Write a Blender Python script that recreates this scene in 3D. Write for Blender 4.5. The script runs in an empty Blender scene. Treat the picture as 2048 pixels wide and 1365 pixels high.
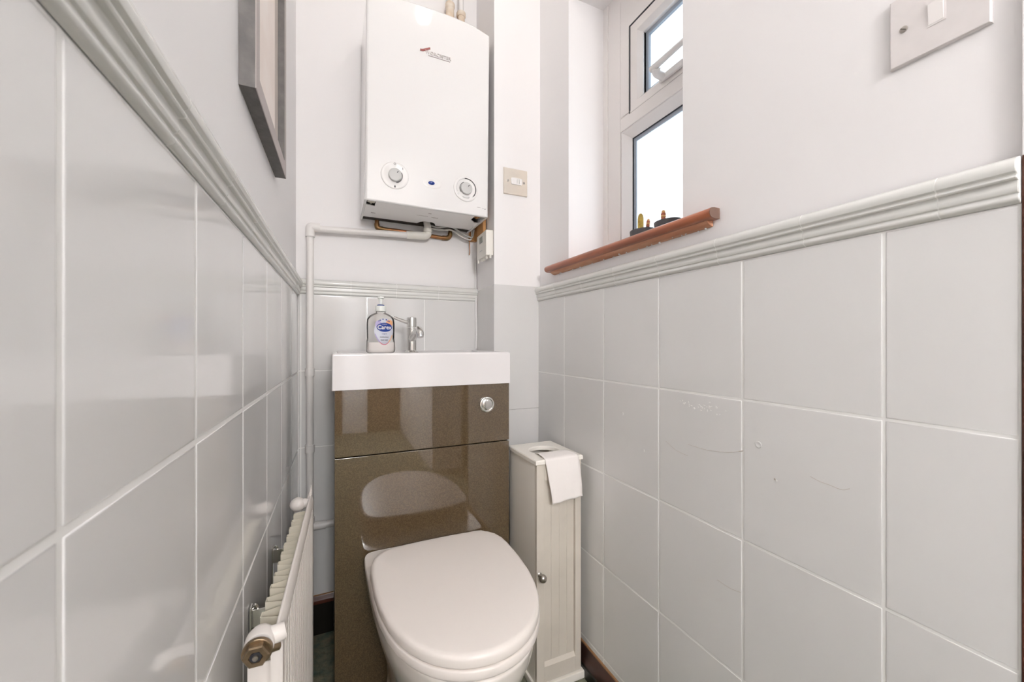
import bpy, bmesh, math, random
from mathutils import Vector, Matrix
random.seed(7)
sc = bpy.context.scene
C = sc.collection
PI = math.pi
H = 0.95                      # camera height above the floor

# ------------------------------------------------------------------ camera
cam_d = bpy.data.cameras.new('camera'); cam = bpy.data.objects.new('camera', cam_d); C.objects.link(cam)
cam.location = (0, 0, H); cam.rotation_euler = (PI/2, 0, -math.radians(24.2218))
cam_d.sensor_width = 36; cam_d.lens = 36*798/2048; cam_d.shift_y = 0.0022; cam_d.clip_start = 0.02
cam_d.dof.use_dof = True; cam_d.dof.focus_distance = 1.15; cam_d.dof.aperture_fstop = 9
sc.camera = cam
# ------------------------------------------------------------------ world, light, exposure
w = bpy.data.worlds.new('overcast_sky'); sc.world = w; w.use_nodes = True
w.node_tree.nodes['Background'].inputs[0].default_value = (0.86, 0.93, 1.0, 1)
w.node_tree.nodes['Background'].inputs[1].default_value = 2.1
sc.view_settings.view_transform = 'Standard'; sc.view_settings.look = 'None'
sc.view_settings.gamma = 1; sc.view_settings.use_curve_mapping = False
sc.view_settings.exposure = 0.180
try:
    sc.cycles.max_bounces = 14; sc.cycles.diffuse_bounces = 8; sc.cycles.glossy_bounces = 5
    sc.cycles.transmission_bounces = 8; sc.cycles.transparent_max_bounces = 8
    sc.cycles.sample_clamp_indirect = 6; sc.cycles.caustics_reflective = False; sc.cycles.caustics_refractive = False
except Exception: pass
BULB = 26
FILL = 77  # strength of the added fill lantern

# ------------------------------------------------------------------ materials
def mat(name, col, rough=.5, metal=0, bump=0, bscale=20, coat=0, vary=0, vscale=4, spec=.5, detail=3, trans=0, ior=1.45, emit=0, var2=None, stretch=None, coat_rough=.03):
    m = bpy.data.materials.new(name); m.use_nodes = True
    nt = m.node_tree; p = nt.nodes['Principled BSDF']; L = nt.links
    c = (*col, 1)
    p.inputs['Base Color'].default_value = c; p.inputs['Roughness'].default_value = rough
    p.inputs['Metallic'].default_value = metal; p.inputs['Specular IOR Level'].default_value = spec
    p.inputs['IOR'].default_value = ior
    p.inputs['Coat Weight'].default_value = coat; p.inputs['Coat Roughness'].default_value = coat_rough
    p.inputs['Transmission Weight'].default_value = trans
    if emit:
        p.inputs['Emission Color'].default_value = c; p.inputs['Emission Strength'].default_value = emit
    tc = nt.nodes.new('ShaderNodeTexCoord'); src = tc.outputs['Object']
    if stretch:
        mp = nt.nodes.new('ShaderNodeMapping'); mp.inputs['Scale'].default_value = stretch
        L.new(src, mp.inputs[0]); src = mp.outputs[0]
    if vary or var2:
        n = nt.nodes.new('ShaderNodeTexNoise'); n.inputs['Scale'].default_value = vscale; n.inputs['Detail'].default_value = detail
        L.new(src, n.inputs['Vector'])
        r = nt.nodes.new('ShaderNodeValToRGB'); L.new(n.outputs[0], r.inputs[0])
        r.color_ramp.elements[0].position = .35; r.color_ramp.elements[1].position = .65
        a = col; b = var2 if var2 else tuple(max(0, min(1, x*(1-vary))) for x in col)
        r.color_ramp.elements[0].color = (*b, 1); r.color_ramp.elements[1].color = (*a, 1)
        L.new(r.outputs[0], p.inputs['Base Color'])
    if bump:
        n = nt.nodes.new('ShaderNodeTexNoise'); n.inputs['Scale'].default_value = bscale; n.inputs['Detail'].default_value = 2
        L.new(src, n.inputs['Vector'])
        b = nt.nodes.new('ShaderNodeBump'); b.inputs['Strength'].default_value = 1; b.inputs['Distance'].default_value = bump
        L.new(n.outputs[0], b.inputs['Height']); L.new(b.outputs[0], p.inputs['Normal'])
    return m
M = {}
M['paint'] = mat('wall_paint', (.82, .805, .805), .5, bump=.0010, bscale=7, spec=.35)
M['ceil'] = mat('ceiling_paint', (.85, .84, .82), .8)
M['reveal'] = mat('reveal_paint', (.82, .81, .80), .55)
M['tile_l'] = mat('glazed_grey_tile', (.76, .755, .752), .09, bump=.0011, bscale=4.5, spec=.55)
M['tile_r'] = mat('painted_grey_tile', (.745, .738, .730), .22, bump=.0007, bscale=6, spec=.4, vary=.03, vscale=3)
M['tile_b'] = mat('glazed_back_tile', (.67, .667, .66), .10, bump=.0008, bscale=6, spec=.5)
M['boxpaint'] = mat('box_gloss_paint', (.66, .655, .65), .16, bump=.0012, bscale=9, spec=.5)
M['grout'] = mat('white_grout', (.87, .865, .85), .5)
M['dado'] = mat('dado_glaze', (.70, .70, .675), .16, spec=.5)
M['white'] = mat('white_enamel', (.80, .785, .775), .22, coat=.3)
M['boiler'] = mat('boiler_enamel', (.78, .77, .765), .055, bump=.0003, bscale=5, spec=.5)
M['boiler_in'] = mat('boiler_underside', (.90, .885, .87), .35)
M['pipe'] = mat('white_pipe', (.78, .755, .735), .35)
M['cream_pvc'] = mat('cream_plastic', (.76, .74, .68), .35)
M['upvc'] = mat('window_upvc', (.82, .79, .775), .25)
M['ceramic'] = mat('basin_ceramic', (.80, .78, .785), .07, coat=.5)
M['pan'] = mat('toilet_ceramic', (.80, .755, .71), .12, coat=.4)
M['seat'] = mat('toilet_seat_plastic', (.84, .785, .745), .33)
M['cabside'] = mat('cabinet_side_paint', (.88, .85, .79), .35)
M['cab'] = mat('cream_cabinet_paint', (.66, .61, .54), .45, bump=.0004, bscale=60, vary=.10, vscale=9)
M['tissue'] = mat('tissue', (.88, .84, .82), .95, bump=.0012, bscale=45)
M['rad'] = mat('radiator_enamel', (.78, .735, .70), .3)
M['fin'] = mat('radiator_fin', (.62, .58, .48), .5)
M['brass'] = mat('dull_brass', (.34, .25, .16), .35, metal=.9, vary=.4, vscale=60)
M['chrome'] = mat('chrome', (.80, .79, .77), .08, metal=1)
M['brushed'] = mat('brushed_nickel', (.90, .82, .72), .30, metal=.7, vary=.10, vscale=12)
M['plate_light'] = mat('bright_brushed_plate', (.80, .765, .755), .35, metal=.35, vary=.06, vscale=30)
M['knobm'] = mat('satin_steel', (.45, .42, .39), .3, metal=1)
M['copper'] = mat('tarnished_copper', (.42, .17, .08), .4, metal=.75, var2=(.20, .15, .06), vscale=18)
M['rust'] = mat('flaky_painted_copper', (.75, .70, .62), .5, var2=(.52, .30, .12), vscale=11)
M['cable'] = mat('grey_cable', (.45, .44, .42), .5)
M['cable2'] = mat('pale_cable', (.70, .68, .64), .5)
M['dark'] = mat('dark_recess', (.06, .05, .04), .8)
M['black'] = mat('black_print', (.03, .03, .035), .4)
M['grey'] = mat('knob_grey', (.53, .53, .52), .35)
M['logo'] = mat('logo_metal', (.62, .58, .57), .3, metal=.4)
M['logod'] = mat('logo_shade', (.33, .27, .27), .4)
M['red'] = mat('logo_red', (.30, .09, .08), .35)
M['blue'] = mat('indicator_blue', (.004, .03, .22), .15, coat=.5)
M['bluelabel'] = mat('label_blue', (.01, .04, .25), .3)
M['wood'] = mat('varnished_sill', (.40, .125, .055), .28, coat=.35, var2=(.26, .08, .04), vscale=6, stretch=(8, 1, 8), bump=.0006, bscale=20)
M['woodend'] = mat('sill_end_grain', (.20, .12, .09), .6, vary=.2, vscale=40)
M['rawwood'] = mat('bare_wood', (.46, .20, .11), .6, var2=(.58, .33, .21), vscale=10, stretch=(8, 1, 8))
M['batten'] = mat('timber_batten', (.50, .26, .09), .6, var2=(.36, .17, .06), vscale=8, stretch=(8, 8, 1))
M['skirt'] = mat('dark_skirting', (.085, .022, .012), .4, coat=.05, var2=(.03, .012, .008), vscale=7)
M['skirtlow'] = mat('dark_shaded_skirting', (.012, .010, .008), .3)  # near-black mixes dark paint with shade put into the colour
M['skirtedge'] = mat('bare_skirting_edge', (.30, .17, .09), .9, spec=.1)
M['frameside'] = mat('picture_frame_grain', (.155, .145, .14), .6, var2=(.115, .11, .105), vscale=40, stretch=(1, 1, 1), bump=.0005, bscale=150)
M['framefront'] = mat('picture_frame_front', (.42, .37, .355), .5)
M['art'] = mat('pale_print', (.86, .80, .75), .4, var2=(.80, .70, .64), vscale=9)
M['mount'] = mat('picture_mount', (.50, .44, .40), .6)
M['pot'] = mat('charcoal_pot', (.10, .10, .105), .5)
M['cactus'] = mat('yellow_cactus', (.62, .44, .10), .8, bump=.004, bscale=220, vary=.3, vscale=80)
M['beadred'] = mat('copper_bead', (.45, .14, .08), .3, metal=.3)
M['beadgold'] = mat('gold_bead', (.75, .42, .18), .3, metal=.3)
M['gasket'] = mat('window_gasket', (.06, .06, .07), .5)
M['spacer'] = mat('glazing_spacer', (.36, .41, .48), .35)
M['pump'] = mat('pump_plastic', (.85, .87, .83), .3)
M['soap'] = mat('pearly_soap', (.93, .88, .86), .3)
M['label'] = mat('soap_label', (.60, .62, .70), .35)
M['orange'] = mat('label_orange', (.80, .42, .22), .4)
M['pink'] = mat('label_pink', (.65, .16, .25), .4)
M['lilac'] = mat('label_lilac', (.42, .36, .60), .4)
M['lcd'] = mat('lcd_window', (.25, .26, .23), .2)
M['bulbglass'] = mat('lit_globe', (1.0, .95, .90), .4, emit=BULB)
M['fillglobe'] = mat('fill_light_globe', (.99, .99, .995), .4, emit=FILL)  # glow of the added fill lantern
M['reflectbrown'] = mat('reflection_panel_brown', (.20, .13, .08), .4)  # for the panels added to darken reflections
# dark mottled ribbed floor covering
m = mat('dark_ribbed_carpet', (.20, .18, .12), .9, bump=.006, bscale=55, var2=(.08, .115, .085), vscale=30, detail=8); M['floor'] = m
# metallic fleck gloss brown
def fleck():
    m = mat('brown_fleck_gloss', (.135, .098, .062), .6, metal=.0, coat=1.0, coat_rough=.012, spec=.2)
    nt = m.node_tree; p = nt.nodes['Principled BSDF']; L = nt.links
    tc = nt.nodes.new('ShaderNodeTexCoord'); n = nt.nodes.new('ShaderNodeTexNoise'); n.inputs['Scale'].default_value = 420; n.inputs['Detail'].default_value = 1
    r = nt.nodes.new('ShaderNodeValToRGB'); r.color_ramp.elements[0].position = .35; r.color_ramp.elements[1].position = .7
    r.color_ramp.elements[0].color = (.072, .045, .020, 1); r.color_ramp.elements[1].color = (.118, .079, .040, 1)
    L.new(tc.outputs['Object'], n.inputs['Vector']); L.new(n.outputs[0], r.inputs[0]); L.new(r.outputs[0], p.inputs['Base Color'])
    p.inputs['Coat IOR'].default_value = 1.9
    return m
M['fleck'] = fleck()
M['fleckside'] = mat('cabinet_side', (.03, .022, .015), .3)
def clear(name, tint, fac):
    m = bpy.data.materials.new(name); m.use_nodes = True; nt = m.node_tree; nt.nodes.clear()
    o = nt.nodes.new('ShaderNodeOutputMaterial'); t = nt.nodes.new('ShaderNodeBsdfTransparent'); g = nt.nodes.new('ShaderNodeBsdfGlossy')
    t.inputs[0].default_value = (*tint, 1); g.inputs['Roughness'].default_value = .06
    lw = nt.nodes.new('ShaderNodeFresnel'); lw.inputs[0].default_value = fac
    mx = nt.nodes.new('ShaderNodeMixShader'); nt.links.new(lw.outputs[0], mx.inputs[0])
    nt.links.new(t.outputs[0], mx.inputs[1]); nt.links.new(g.outputs[0], mx.inputs[2]); nt.links.new(mx.outputs[0], o.inputs[0])
    return m
M['bottle'] = clear('clear_bottle', (.985, .983, .975), 1.22)
def frosted():
    m = bpy.data.materials.new('frosted_glass'); m.use_nodes = True; nt = m.node_tree; nt.nodes.clear()
    o = nt.nodes.new('ShaderNodeOutputMaterial'); t = nt.nodes.new('ShaderNodeBsdfTranslucent'); g = nt.nodes.new('ShaderNodeBsdfGlossy')
    t.inputs[0].default_value = (.93, .96, .97, 1); g.inputs['Roughness'].default_value = .2
    mx = nt.nodes.new('ShaderNodeMixShader'); mx.inputs[0].default_value = .05
    tc = nt.nodes.new('ShaderNodeTexCoord'); n = nt.nodes.new('ShaderNodeTexVoronoi'); n.inputs['Scale'].default_value = 90
    b = nt.nodes.new('ShaderNodeBump'); b.inputs['Distance'].default_value = .002
    nt.links.new(tc.outputs['Object'], n.inputs['Vector']); nt.links.new(n.outputs[0], b.inputs['Height'])
    nt.links.new(b.outputs[0], g.inputs['Normal']); nt.links.new(b.outputs[0], t.inputs['Normal'])
    nt.links.new(t.outputs[0], mx.inputs[1]); nt.links.new(g.outputs[0], mx.inputs[2]); nt.links.new(mx.outputs[0], o.inputs[0])
    return m
M['frosted'] = frosted()

# ------------------------------------------------------------------ builders
def wloc(o):
    v = Vector((0, 0, 0))
    while o: v += o.location; o = o.parent
    return v
class MB:
    def __init__(s): s.bm = bmesh.new()
    def merge(s, b):
        me = bpy.data.meshes.new('tmp'); b.to_mesh(me); b.free(); s.bm.from_mesh(me); bpy.data.meshes.remove(me); return s
    def box(s, x0, y0, z0, x1, y1, z1, bev=0, seg=2, rot=None, piv=None, only=None):
        b = bmesh.new(); bmesh.ops.create_cube(b, size=1)
        for v in b.verts: v.co = Vector((x0+(v.co.x+.5)*(x1-x0), y0+(v.co.y+.5)*(y1-y0), z0+(v.co.z+.5)*(z1-z0)))
        if bev:
            ed = [e for e in b.edges if (only is None or only(e))]
            bmesh.ops.bevel(b, geom=ed, offset=bev, segments=seg, profile=.5, affect='EDGES')
        if rot is not None:
            bmesh.ops.rotate(b, verts=b.verts, cent=piv or ((x0+x1)/2, (y0+y1)/2, (z0+z1)/2), matrix=rot)
        return s.merge(b)
    def prism(s, pts, f, a, b_, cap=True):
        """profile pts (p,q); f(p,q,t) -> xyz ; extruded from t=a to t=b_"""
        n = len(pts); A = [s.bm.verts.new(f(p, q, a)) for p, q in pts]; B = [s.bm.verts.new(f(p, q, b_)) for p, q in pts]
        for i in range(n): s.bm.faces.new((A[i], A[(i+1) % n], B[(i+1) % n], B[i]))
        if cap: s.bm.faces.new(A[::-1]); s.bm.faces.new(B)
        return s
    def loft(s, rings, close=True, cap0=True, cap1=True):
        R = [[s.bm.verts.new(p) for p in r] for r in rings]
        n = len(R[0])
        for a, b in zip(R, R[1:]):
            for i in range(n if close else n-1): s.bm.faces.new((a[i], a[(i+1) % n], b[(i+1) % n], b[i]))
        if cap0: s.bm.faces.new(R[0][::-1])
        if cap1: s.bm.faces.new(R[-1])
        return s
    def lathe(s, prof, c, axis=(0, 0, 1), n=32, sx=1, sy=1):
        ax = Vector(axis).normalized(); up = Vector((0, 0, 1)) if abs(ax.z) < .9 else Vector((1, 0, 0))
        u = up.cross(ax).normalized(); v = ax.cross(u); c = Vector(c)
        return s.loft([[c+ax*h+u*(math.cos(2*PI*i/n)*r*sx)+v*(math.sin(2*PI*i/n)*r*sy) for i in range(n)] for r, h in prof])
    def tube(s, pts, r, n=16, smooth=0):
        P = [Vector(p) for p in pts]
        if isinstance(r, (list, tuple)) and smooth: r = [v.x for v in catmull([Vector((q, 0, 0)) for q in r], smooth)]
        if smooth: P = catmull(P, smooth)
        rings = []; t0 = (P[1]-P[0]).normalized(); u = t0.orthogonal().normalized()
        for i, p in enumerate(P):
            t = ((P[min(i+1, len(P)-1)]-P[max(i-1, 0)])).normalized()
            u = (u-t*u.dot(t)).normalized(); v = t.cross(u)
            rr = r[i] if isinstance(r, (list, tuple)) else r
            rings.append([p+u*math.cos(2*PI*k/n)*rr+v*math.sin(2*PI*k/n)*rr for k in range(n)])
        return s.loft(rings)
    def build(s, name, m, parent=None, smooth=40, loc=None):
        bmesh.ops.recalc_face_normals(s.bm, faces=s.bm.faces)
        off = wloc(parent) if parent else Vector(loc or (0, 0, 0))
        for v in s.bm.verts: v.co -= off
        me = bpy.data.meshes.new(name); s.bm.to_mesh(me); s.bm.free()
        for mm in (m if isinstance(m, (list, tuple)) else [m]): me.materials.append(mm)
        if smooth:
            me.shade_smooth(); me.set_sharp_from_angle(angle=math.radians(smooth))
        o = bpy.data.objects.new(name, me); C.objects.link(o)
        if smooth:
            wn_ = o.modifiers.new('flat_faces', 'WEIGHTED_NORMAL'); wn_.keep_sharp = True; wn_.weight = 90; wn_.thresh = .02
        if parent: o.parent = parent
        elif loc: o.location = loc
        return o
def catmull(P, k):
    out = []; Q = [P[0]*2-P[1]]+P+[P[-1]*2-P[-2]]
    for i in range(1, len(Q)-2):
        a, b, c, d = Q[i-1:i+3]
        for j in range(k):
            t = j/k; out.append(.5*((2*b)+(c-a)*t+(2*a-5*b+4*c-d)*t*t+(3*b-a-3*c+d)*t**3))
    return out+[P[-1]]
def tag(o, label=None, cat=None, group=None, kind=None):
    if label: o['label'] = label
    if cat: o['category'] = cat
    if group: o['group'] = group
    if kind: o['kind'] = kind
    return o
def thing(name, loc, label, cat, group=None):
    o = bpy.data.objects.new(name, None); C.objects.link(o); o.location = loc; o.empty_display_size = .05
    return tag(o, label, cat, group)
def text_bm(txt, size, fn, depth=.0004, shear=0, spacing=1.0, bold=0):
    """text as a mesh, centred; fn(u,v,w) -> xyz"""
    cu = bpy.data.curves.new('t', 'FONT'); cu.body = txt; cu.size = size; cu.align_x = 'CENTER'; cu.align_y = 'CENTER'
    cu.extrude = depth; cu.shear = shear; cu.space_character = spacing; cu.offset = bold; cu.resolution_u = 3
    o = bpy.data.objects.new('t', cu); C.objects.link(o)
    dg = bpy.context.evaluated_depsgraph_get(); me = bpy.data.meshes.new_from_object(o.evaluated_get(dg))
    mb = MB(); mb.bm.from_mesh(me)
    for v in mb.bm.verts: v.co = Vector(fn(v.co.x, v.co.y, v.co.z+depth))
    bpy.data.objects.remove(o); bpy.data.curves.remove(cu); bpy.data.meshes.remove(me)
    return mb
def disc_pts(r, n=40, ry=None): return [(r*math.cos(2*PI*i/n), (ry or r)*math.sin(2*PI*i/n)) for i in range(n)]
def arc_strip(mb, r0, r1, a0, a1, fn, h, n=30, taper=False):
    """flat arc band: fn(u,v,w); angles in degrees"""
    L = []
    for i in range(n+1):
        a = math.radians(a0+(a1-a0)*i/n); k = (i/n if taper else 1); ra = r0+(r1-r0)*(1-k)*.8
        L.append([mb.bm.verts.new(fn(r*math.cos(a), r*math.sin(a), w)) for r, w in ((ra, 0), (r1, 0), (r1, h), (ra, h))])
    for p, q in zip(L, L[1:]):
        for i in range(4): mb.bm.faces.new((p[i], p[(i+1) % 4], q[(i+1) % 4], q[i]))
    mb.bm.faces.new(L[0]); mb.bm.faces.new(L[-1][::-1]); return mb

# ------------------------------------------------------------------ the room
SL = .01676                                        # the left wall is not quite parallel to the right one
def XL(y, off=0): return -.12652+off+SL*y          # tile face of the left wall
YB = 1.46; XR = .667; CEIL = 2.42; YN = -1.0       # back tile face, right tile face, ceiling, rear wall
PL = -.006                                         # plaster behind tile face
st = lambda o: tag(o, kind='structure')
fl = st(MB().box(-.45, -2.3, -.08, 1.6, 1.62, 0).build('floor', M['floor'], smooth=0))
ce = st(MB().box(-.45, -2.3, CEIL, 1.6, 1.62, CEIL+.08).build('ceiling', M['ceil'], smooth=0))
# left wall
mb = MB(); y0, y1 = -2.3, 1.6
mb.prism([(XL(y0, PL)-.15, y0), (XL(y0, PL), y0), (XL(y1, PL), y1), (XL(y1, PL)-.15, y1)], lambda p, q, t: (p, q, t), 0, CEIL)
wl = st(mb.build('wall_left', M['paint'], smooth=0))
wb = st(MB().box(-.3, YB+.006, 0, .80, YB+.15, CEIL).build('wall_back', M['paint'], smooth=0))
# right wall with the window opening (far jamb square, near jamb splayed a little)
WX = XR+.007; OUT = .90; JF, JN, JN2 = 1.066, .62, .57; ZS, ZT = 1.186, 2.037; YD = .1635
mb = MB()
mb.box(WX, YD, 0, OUT, 1.6, ZS-.0003); mb.box(WX, YD, ZT, OUT, 1.6, CEIL)
mb.box(WX, JF, ZS-.0003, OUT, 1.6, ZT)
mb.prism([(WX, YD), (WX, JN), (OUT, JN2-.03), (OUT, YD)], lambda p, q, t: (p, q, t), ZS-.0003, ZT)
wr = st(mb.build('wall_right', M['paint'], smooth=0))
# rest of the room behind the camera: doorway in the right wall, hall beyond it
wrr = st(MB().box(WX, -2.3, 0, OUT, -.72, CEIL).box(WX, -.72, 2.05, OUT, YD, CEIL).build('wall_right_rear', M['paint'], smooth=0))
st(MB().box(-.45, -2.38, 0, 1.6, -2.3, CEIL).build('wall_rear', M['paint'], smooth=0))
st(MB().box(1.6, -2.3, 0, 1.68, .3, CEIL).box(OUT, .22, 0, 1.6, .3, CEIL).build('wall_hall', M['paint'], smooth=0))
# dark wood door casing at the end of the right wall
st(MB().box(XR-.0008, YD-.014, 1.1495, OUT+.01, YD, 2.05).build('trim_4', M['paint'], smooth=0))
tr = st(MB().box(XR-.0015, YD-.014, 0, OUT+.01, YD, 1.149).build('trim_1', M['skirt'], smooth=0))

# tiles: pillowed slabs over grout, one mesh per wall
def tiles(us, vs, fn, gap=.0014, th=.0006, r=.0020):
    """fn(u,v,n)"""
    mb = MB(); bm = mb.bm
    for a, b in zip(us, us[1:]):
        for c_, d in zip(vs, vs[1:]):
            j = [random.uniform(-.0001, .0001) for _ in range(4)]
            rings = []
            for off, h in ((gap, -.0004), (gap+.0003, th*.55), (gap+r*.5, th*.88), (gap+r*1.4, th)):
                pts = [(a+off, c_+off), (b-off, c_+off), (b-off, d-off), (a+off, d-off)]
                rings.append([fn(p[0], p[1], h+(jj if h > .0005 else 0)-th) for p, jj in zip(pts, j)])
            mb.loft(rings, cap0=False)
    return mb
fL = lambda u, v, n: (XL(u)+n+.0001, u, v)
fR = lambda u, v, n: (XR-n, u, v)
fB = lambda u, v, n: (u, YB-n, v)
zl = [.012, .106, .356, .606, .856, 1.106]
zr = [.012, .0985, .3485, .5985, .8490, 1.0987]
zb = [.012, .110, .360, .610, .860, 1.110]
yl = [-2.29]+[-.33-.2*k for k in range(9, -1, -1)]+[-.13+.2*k for k in range(8)]+[1.459]
yr = [YD+.001]+[.2803+.2*k for k in range(5)]+[1.2535]
xb = [XL(YB)+.001, -.0938, .1062, .3062, .5095]
def tiled(name, us, vs, fn, m, parent, gap=.0014):
    g = MB(); a, b, c_, d = us[0], us[-1], vs[0], vs[-1]
    for q in (( -.0055, 1),):
        r0 = [fn(a, c_, -.0052), fn(b, c_, -.0052), fn(b, d, -.0052), fn(a, d, -.0052)]
        r1 = [fn(a, c_, -.0007), fn(b, c_, -.0007), fn(b, d, -.0007), fn(a, d, -.0007)]
        g.loft([r0, r1])
    go = g.build('grout', M['grout'], parent, smooth=0)
    return tiles(us, vs, fn, gap).build(name, m, parent, smooth=75)
tiled('wall_tiles', yl, zl, fL, M['tile_l'], wl, .0027)
tiled('wall_tiles', yr, zr, fR, M['tile_r'], wr, .0020)
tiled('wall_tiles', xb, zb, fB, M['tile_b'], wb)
# moulded dado tiles
DP = [(-.005, .0500), (.003, .0500), (.0085, .0485), (.0128, .0455), (.0152, .0415), (.0158, .0370), (.0145, .0325), (.0112, .0303), (.0108, .0288),
      (.0125, .0280), (.0128, .0262), (.0118, .0248), (.0078, .0240), (.0074, .0215), (.0082, .0175), (.0082, .0145), (.0070, .0120), (.0048, .0108),
      (.0050, .0090), (.0060, .0070), (.0060, .0048), (.0048, .0028), (.0022, .0012), (.0005, .0003), (-.005, .0003)]
def dado(joints, z0, fn, parent):
    mb = MB(); g = MB()
    for a, b in zip(joints, joints[1:]):
        mb.prism(DP, lambda p, q, t: fn(t, z0+q, p), a+.0007, b-.0007)
    g.prism([(p-.0007 if p > 0 else p, q) for p, q in DP], lambda p, q, t: fn(t, z0+q, p), joints[0], joints[-1])
    d = mb.build('dado_rail', M['dado'], parent, smooth=35); g.build('dado_grout', M['grout'], parent, smooth=35)
    return d
dado([-2.29]+[.40+.15*k for k in range(-14, 8)]+[1.459], 1.106, fL, wl)
dado([YD+.001]+[.2262+.15*k for k in range(7)]+[1.2535], 1.0987, fR, wr)
dado([XL(YB)+.001]+[.0570+.15*k for k in range(4)], 1.110, fB, wb)
# boxed-in corner to the right of the boiler, painted grey below
BXF = 1.255; BXL, BXB = .4985, .5090
pts = [(BXL, BXF), (BXB, YB+.004), (.68, YB+.004), (.68, BXF)]
mb = MB(); mb.prism(pts, lambda p, q, t: (p, q, t), 1.149, CEIL)
bxw = st(mb.build('wall_box', M['paint'], smooth=0))
mb = MB(); mb.prism([(BXL-.001, BXF-.001), (BXB-.001, YB+.004), (.68, YB+.004), (.68, BXF-.001)], lambda p, q, t: (p, q, t), .722, 1.150)
mb.prism([(BXL-.0005, BXF-.0005), (BXB-.001, YB+.004), (.68, YB+.004), (.68, BXF-.0005)], lambda p, q, t: (p, q, t), .0, .721)
mb.build('painted_boxing', M['boxpaint'], bxw, smooth=0)
# caulk bead in the corner beside the boxing
mb = MB(); mb.tube([(BXB-.006, YB-.0045, .93), (BXB-.0045, YB-.0045, 1.0), (BXB-.006, YB-.0045, 1.08), (BXB-.006, YB-.004, 1.15), (BXB-.006, YB+.004, 1.28)], [.0045, .0038, .0044, .003, .002], n=8, smooth=6)
mb.build('sealant_bead', M['white'], bxw)
# skirtings
def skirting(name, f, a, b):
    pr = [(0, 0), (.016, 0), (.016, .030), (.013, .034), (.013, .052), (.011, .060), (.006, .072), (.004, .080), (0, .080)]
    o = st(MB().prism([(p+.0, q) for p, q in pr[3:]]+[(0, .034)], lambda p, q, t: f(t, q, p), a, b).build(name, M['skirt'], smooth=30))
    MB().prism(pr[:4]+[(0, .034)], lambda p, q, t: f(t, q, p), a, b).build('lower_board', M['skirtlow'], o, smooth=30)
    MB().prism([(0, .0795), (.0042, .0795), (.0036, .0835), (0, .0845)], lambda p, q, t: f(t, q, p), a, b).build('worn_edge', M['skirtedge'], o)
skirting('baseboard_right', fR, YD+.001, 1.2535)
skirting('baseboard_left', fL, -2.29, YB-.02)
def fB2(u, v, n): return (u, YB-n, v*1.48 if v < .033 else .0972+(v-.034)*.5)
skirting('baseboard_back', fB2, XL(YB)+.02, .004)
# ------------------------------------------------------------------ window
wn = thing('window_1', (.81, .82, ZS), 'white window with frosted glass panes above the brown sill', 'window'); wn['kind'] = 'structure'
del wn['category'], wn['label']
XF = .81
def ring_frame(ya, yb, za, zb_, w_, x0, x1, name, m, parent, wt=None, wbt=None, bev=.003, slope=0):
    """four mitred members; y from ya(near) to yb(far)"""
    wt = wt or w_; wbt = wbt or w_
    o = [(ya, za), (yb, za), (yb, zb_), (ya, zb_)]; i = [(ya+w_, za+wbt), (yb-w_, za+wbt), (yb-w_, zb_-wt), (ya+w_, zb_-wt)]
    i2 = [(ya+w_+slope, za+wbt+slope), (yb-w_-slope, za+wbt+slope), (yb-w_-slope, zb_-wt-slope), (ya+w_+slope, zb_-wt-slope)]
    mb = MB(); P = lambda L, x: [(x, y, z) for y, z in L]
    oi = [(ya+bev, za+bev), (yb-bev, za+bev), (yb-bev, zb_-bev), (ya+bev, zb_-bev)]
    mb.loft([P(o, x1), P(o, x0+bev), P(oi, x0), P(i, x0), P(i2, x0+(slope*1.0 or bev)), P(i2, x1)], cap0=False, cap1=False)
    mb.bm.faces.ensure_lookup_table()
    return mb.build(name, m, parent, smooth=25)
NA, NB = .555, JF+.01
ring_frame(NA, NB, 1.16, ZT+.01, .09, XF, XF+.06, 'window_frame', M['upvc'], wn, wt=.045, wbt=.055, slope=0)
# plaster bead strip along the reveal corner
MB().box(XF-.004, JF-.022, ZS, XF+.001, JF+.001, ZT, .0015).build('frame_bead', M['upvc'], wn)
# transom between the lights
MB().box(XF-.001, NA+.02, 1.599, XF+.05, JF-.08, 1.640, .003).build('transom', M['upvc'], wn)
# fixed lower light: beading, gasket, spacer, pane
ring_frame(NA+.08, .986, 1.20, 1.603, .006, XF+.002, XF+.03, 'glazing_bead', M['upvc'], wn, slope=.022)
ring_frame(NA+.105, .9605, 1.225, 1.5765, .0025, XF+.024, XF+.034, 'gasket', M['gasket'], wn, bev=.0005)
ring_frame(NA+.1075, .958, 1.2275, 1.574, .011, XF+.028, XF+.034, 'glazing_spacer', M['spacer'], wn, bev=.0005)
MB().box(XF+.031, NA+.10, 1.222, XF+.034, .962, 1.58).build('pane', M['frosted'], wn, smooth=0)
# opening upper sash
ring_frame(NA+.08, .9865, 1.640, 2.010, .040, XF-.001, XF+.03, 'casement_surround', M['upvc'], wn, wt=.111, wbt=.002)
ring_frame(NA+.130, .9450, 1.6355, 1.8995, .0034, XF-.0014, XF+.012, 'sash_gap', M['gasket'], wn, wbt=.0004, bev=.0002)
sash = ring_frame(NA+.1335, .9415, 1.636, 1.896, .030, XF-.0012, XF+.04, 'sash', M['upvc'], wn, wbt=.024, slope=.012)
ring_frame(NA+.172, .902, 1.6705, 1.857, .0025, XF+.016, XF+.034, 'gasket', M['gasket'], wn, bev=.0005)
ring_frame(NA+.1745, .8995, 1.673, 1.8545, .011, XF+.022, XF+.032, 'glazing_spacer', M['spacer'], wn, bev=.0005)
MB().box(XF+.030, NA+.168, 1.667, XF+.033, .906, 1.861).build('pane', M['frosted'], wn, smooth=0)
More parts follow.
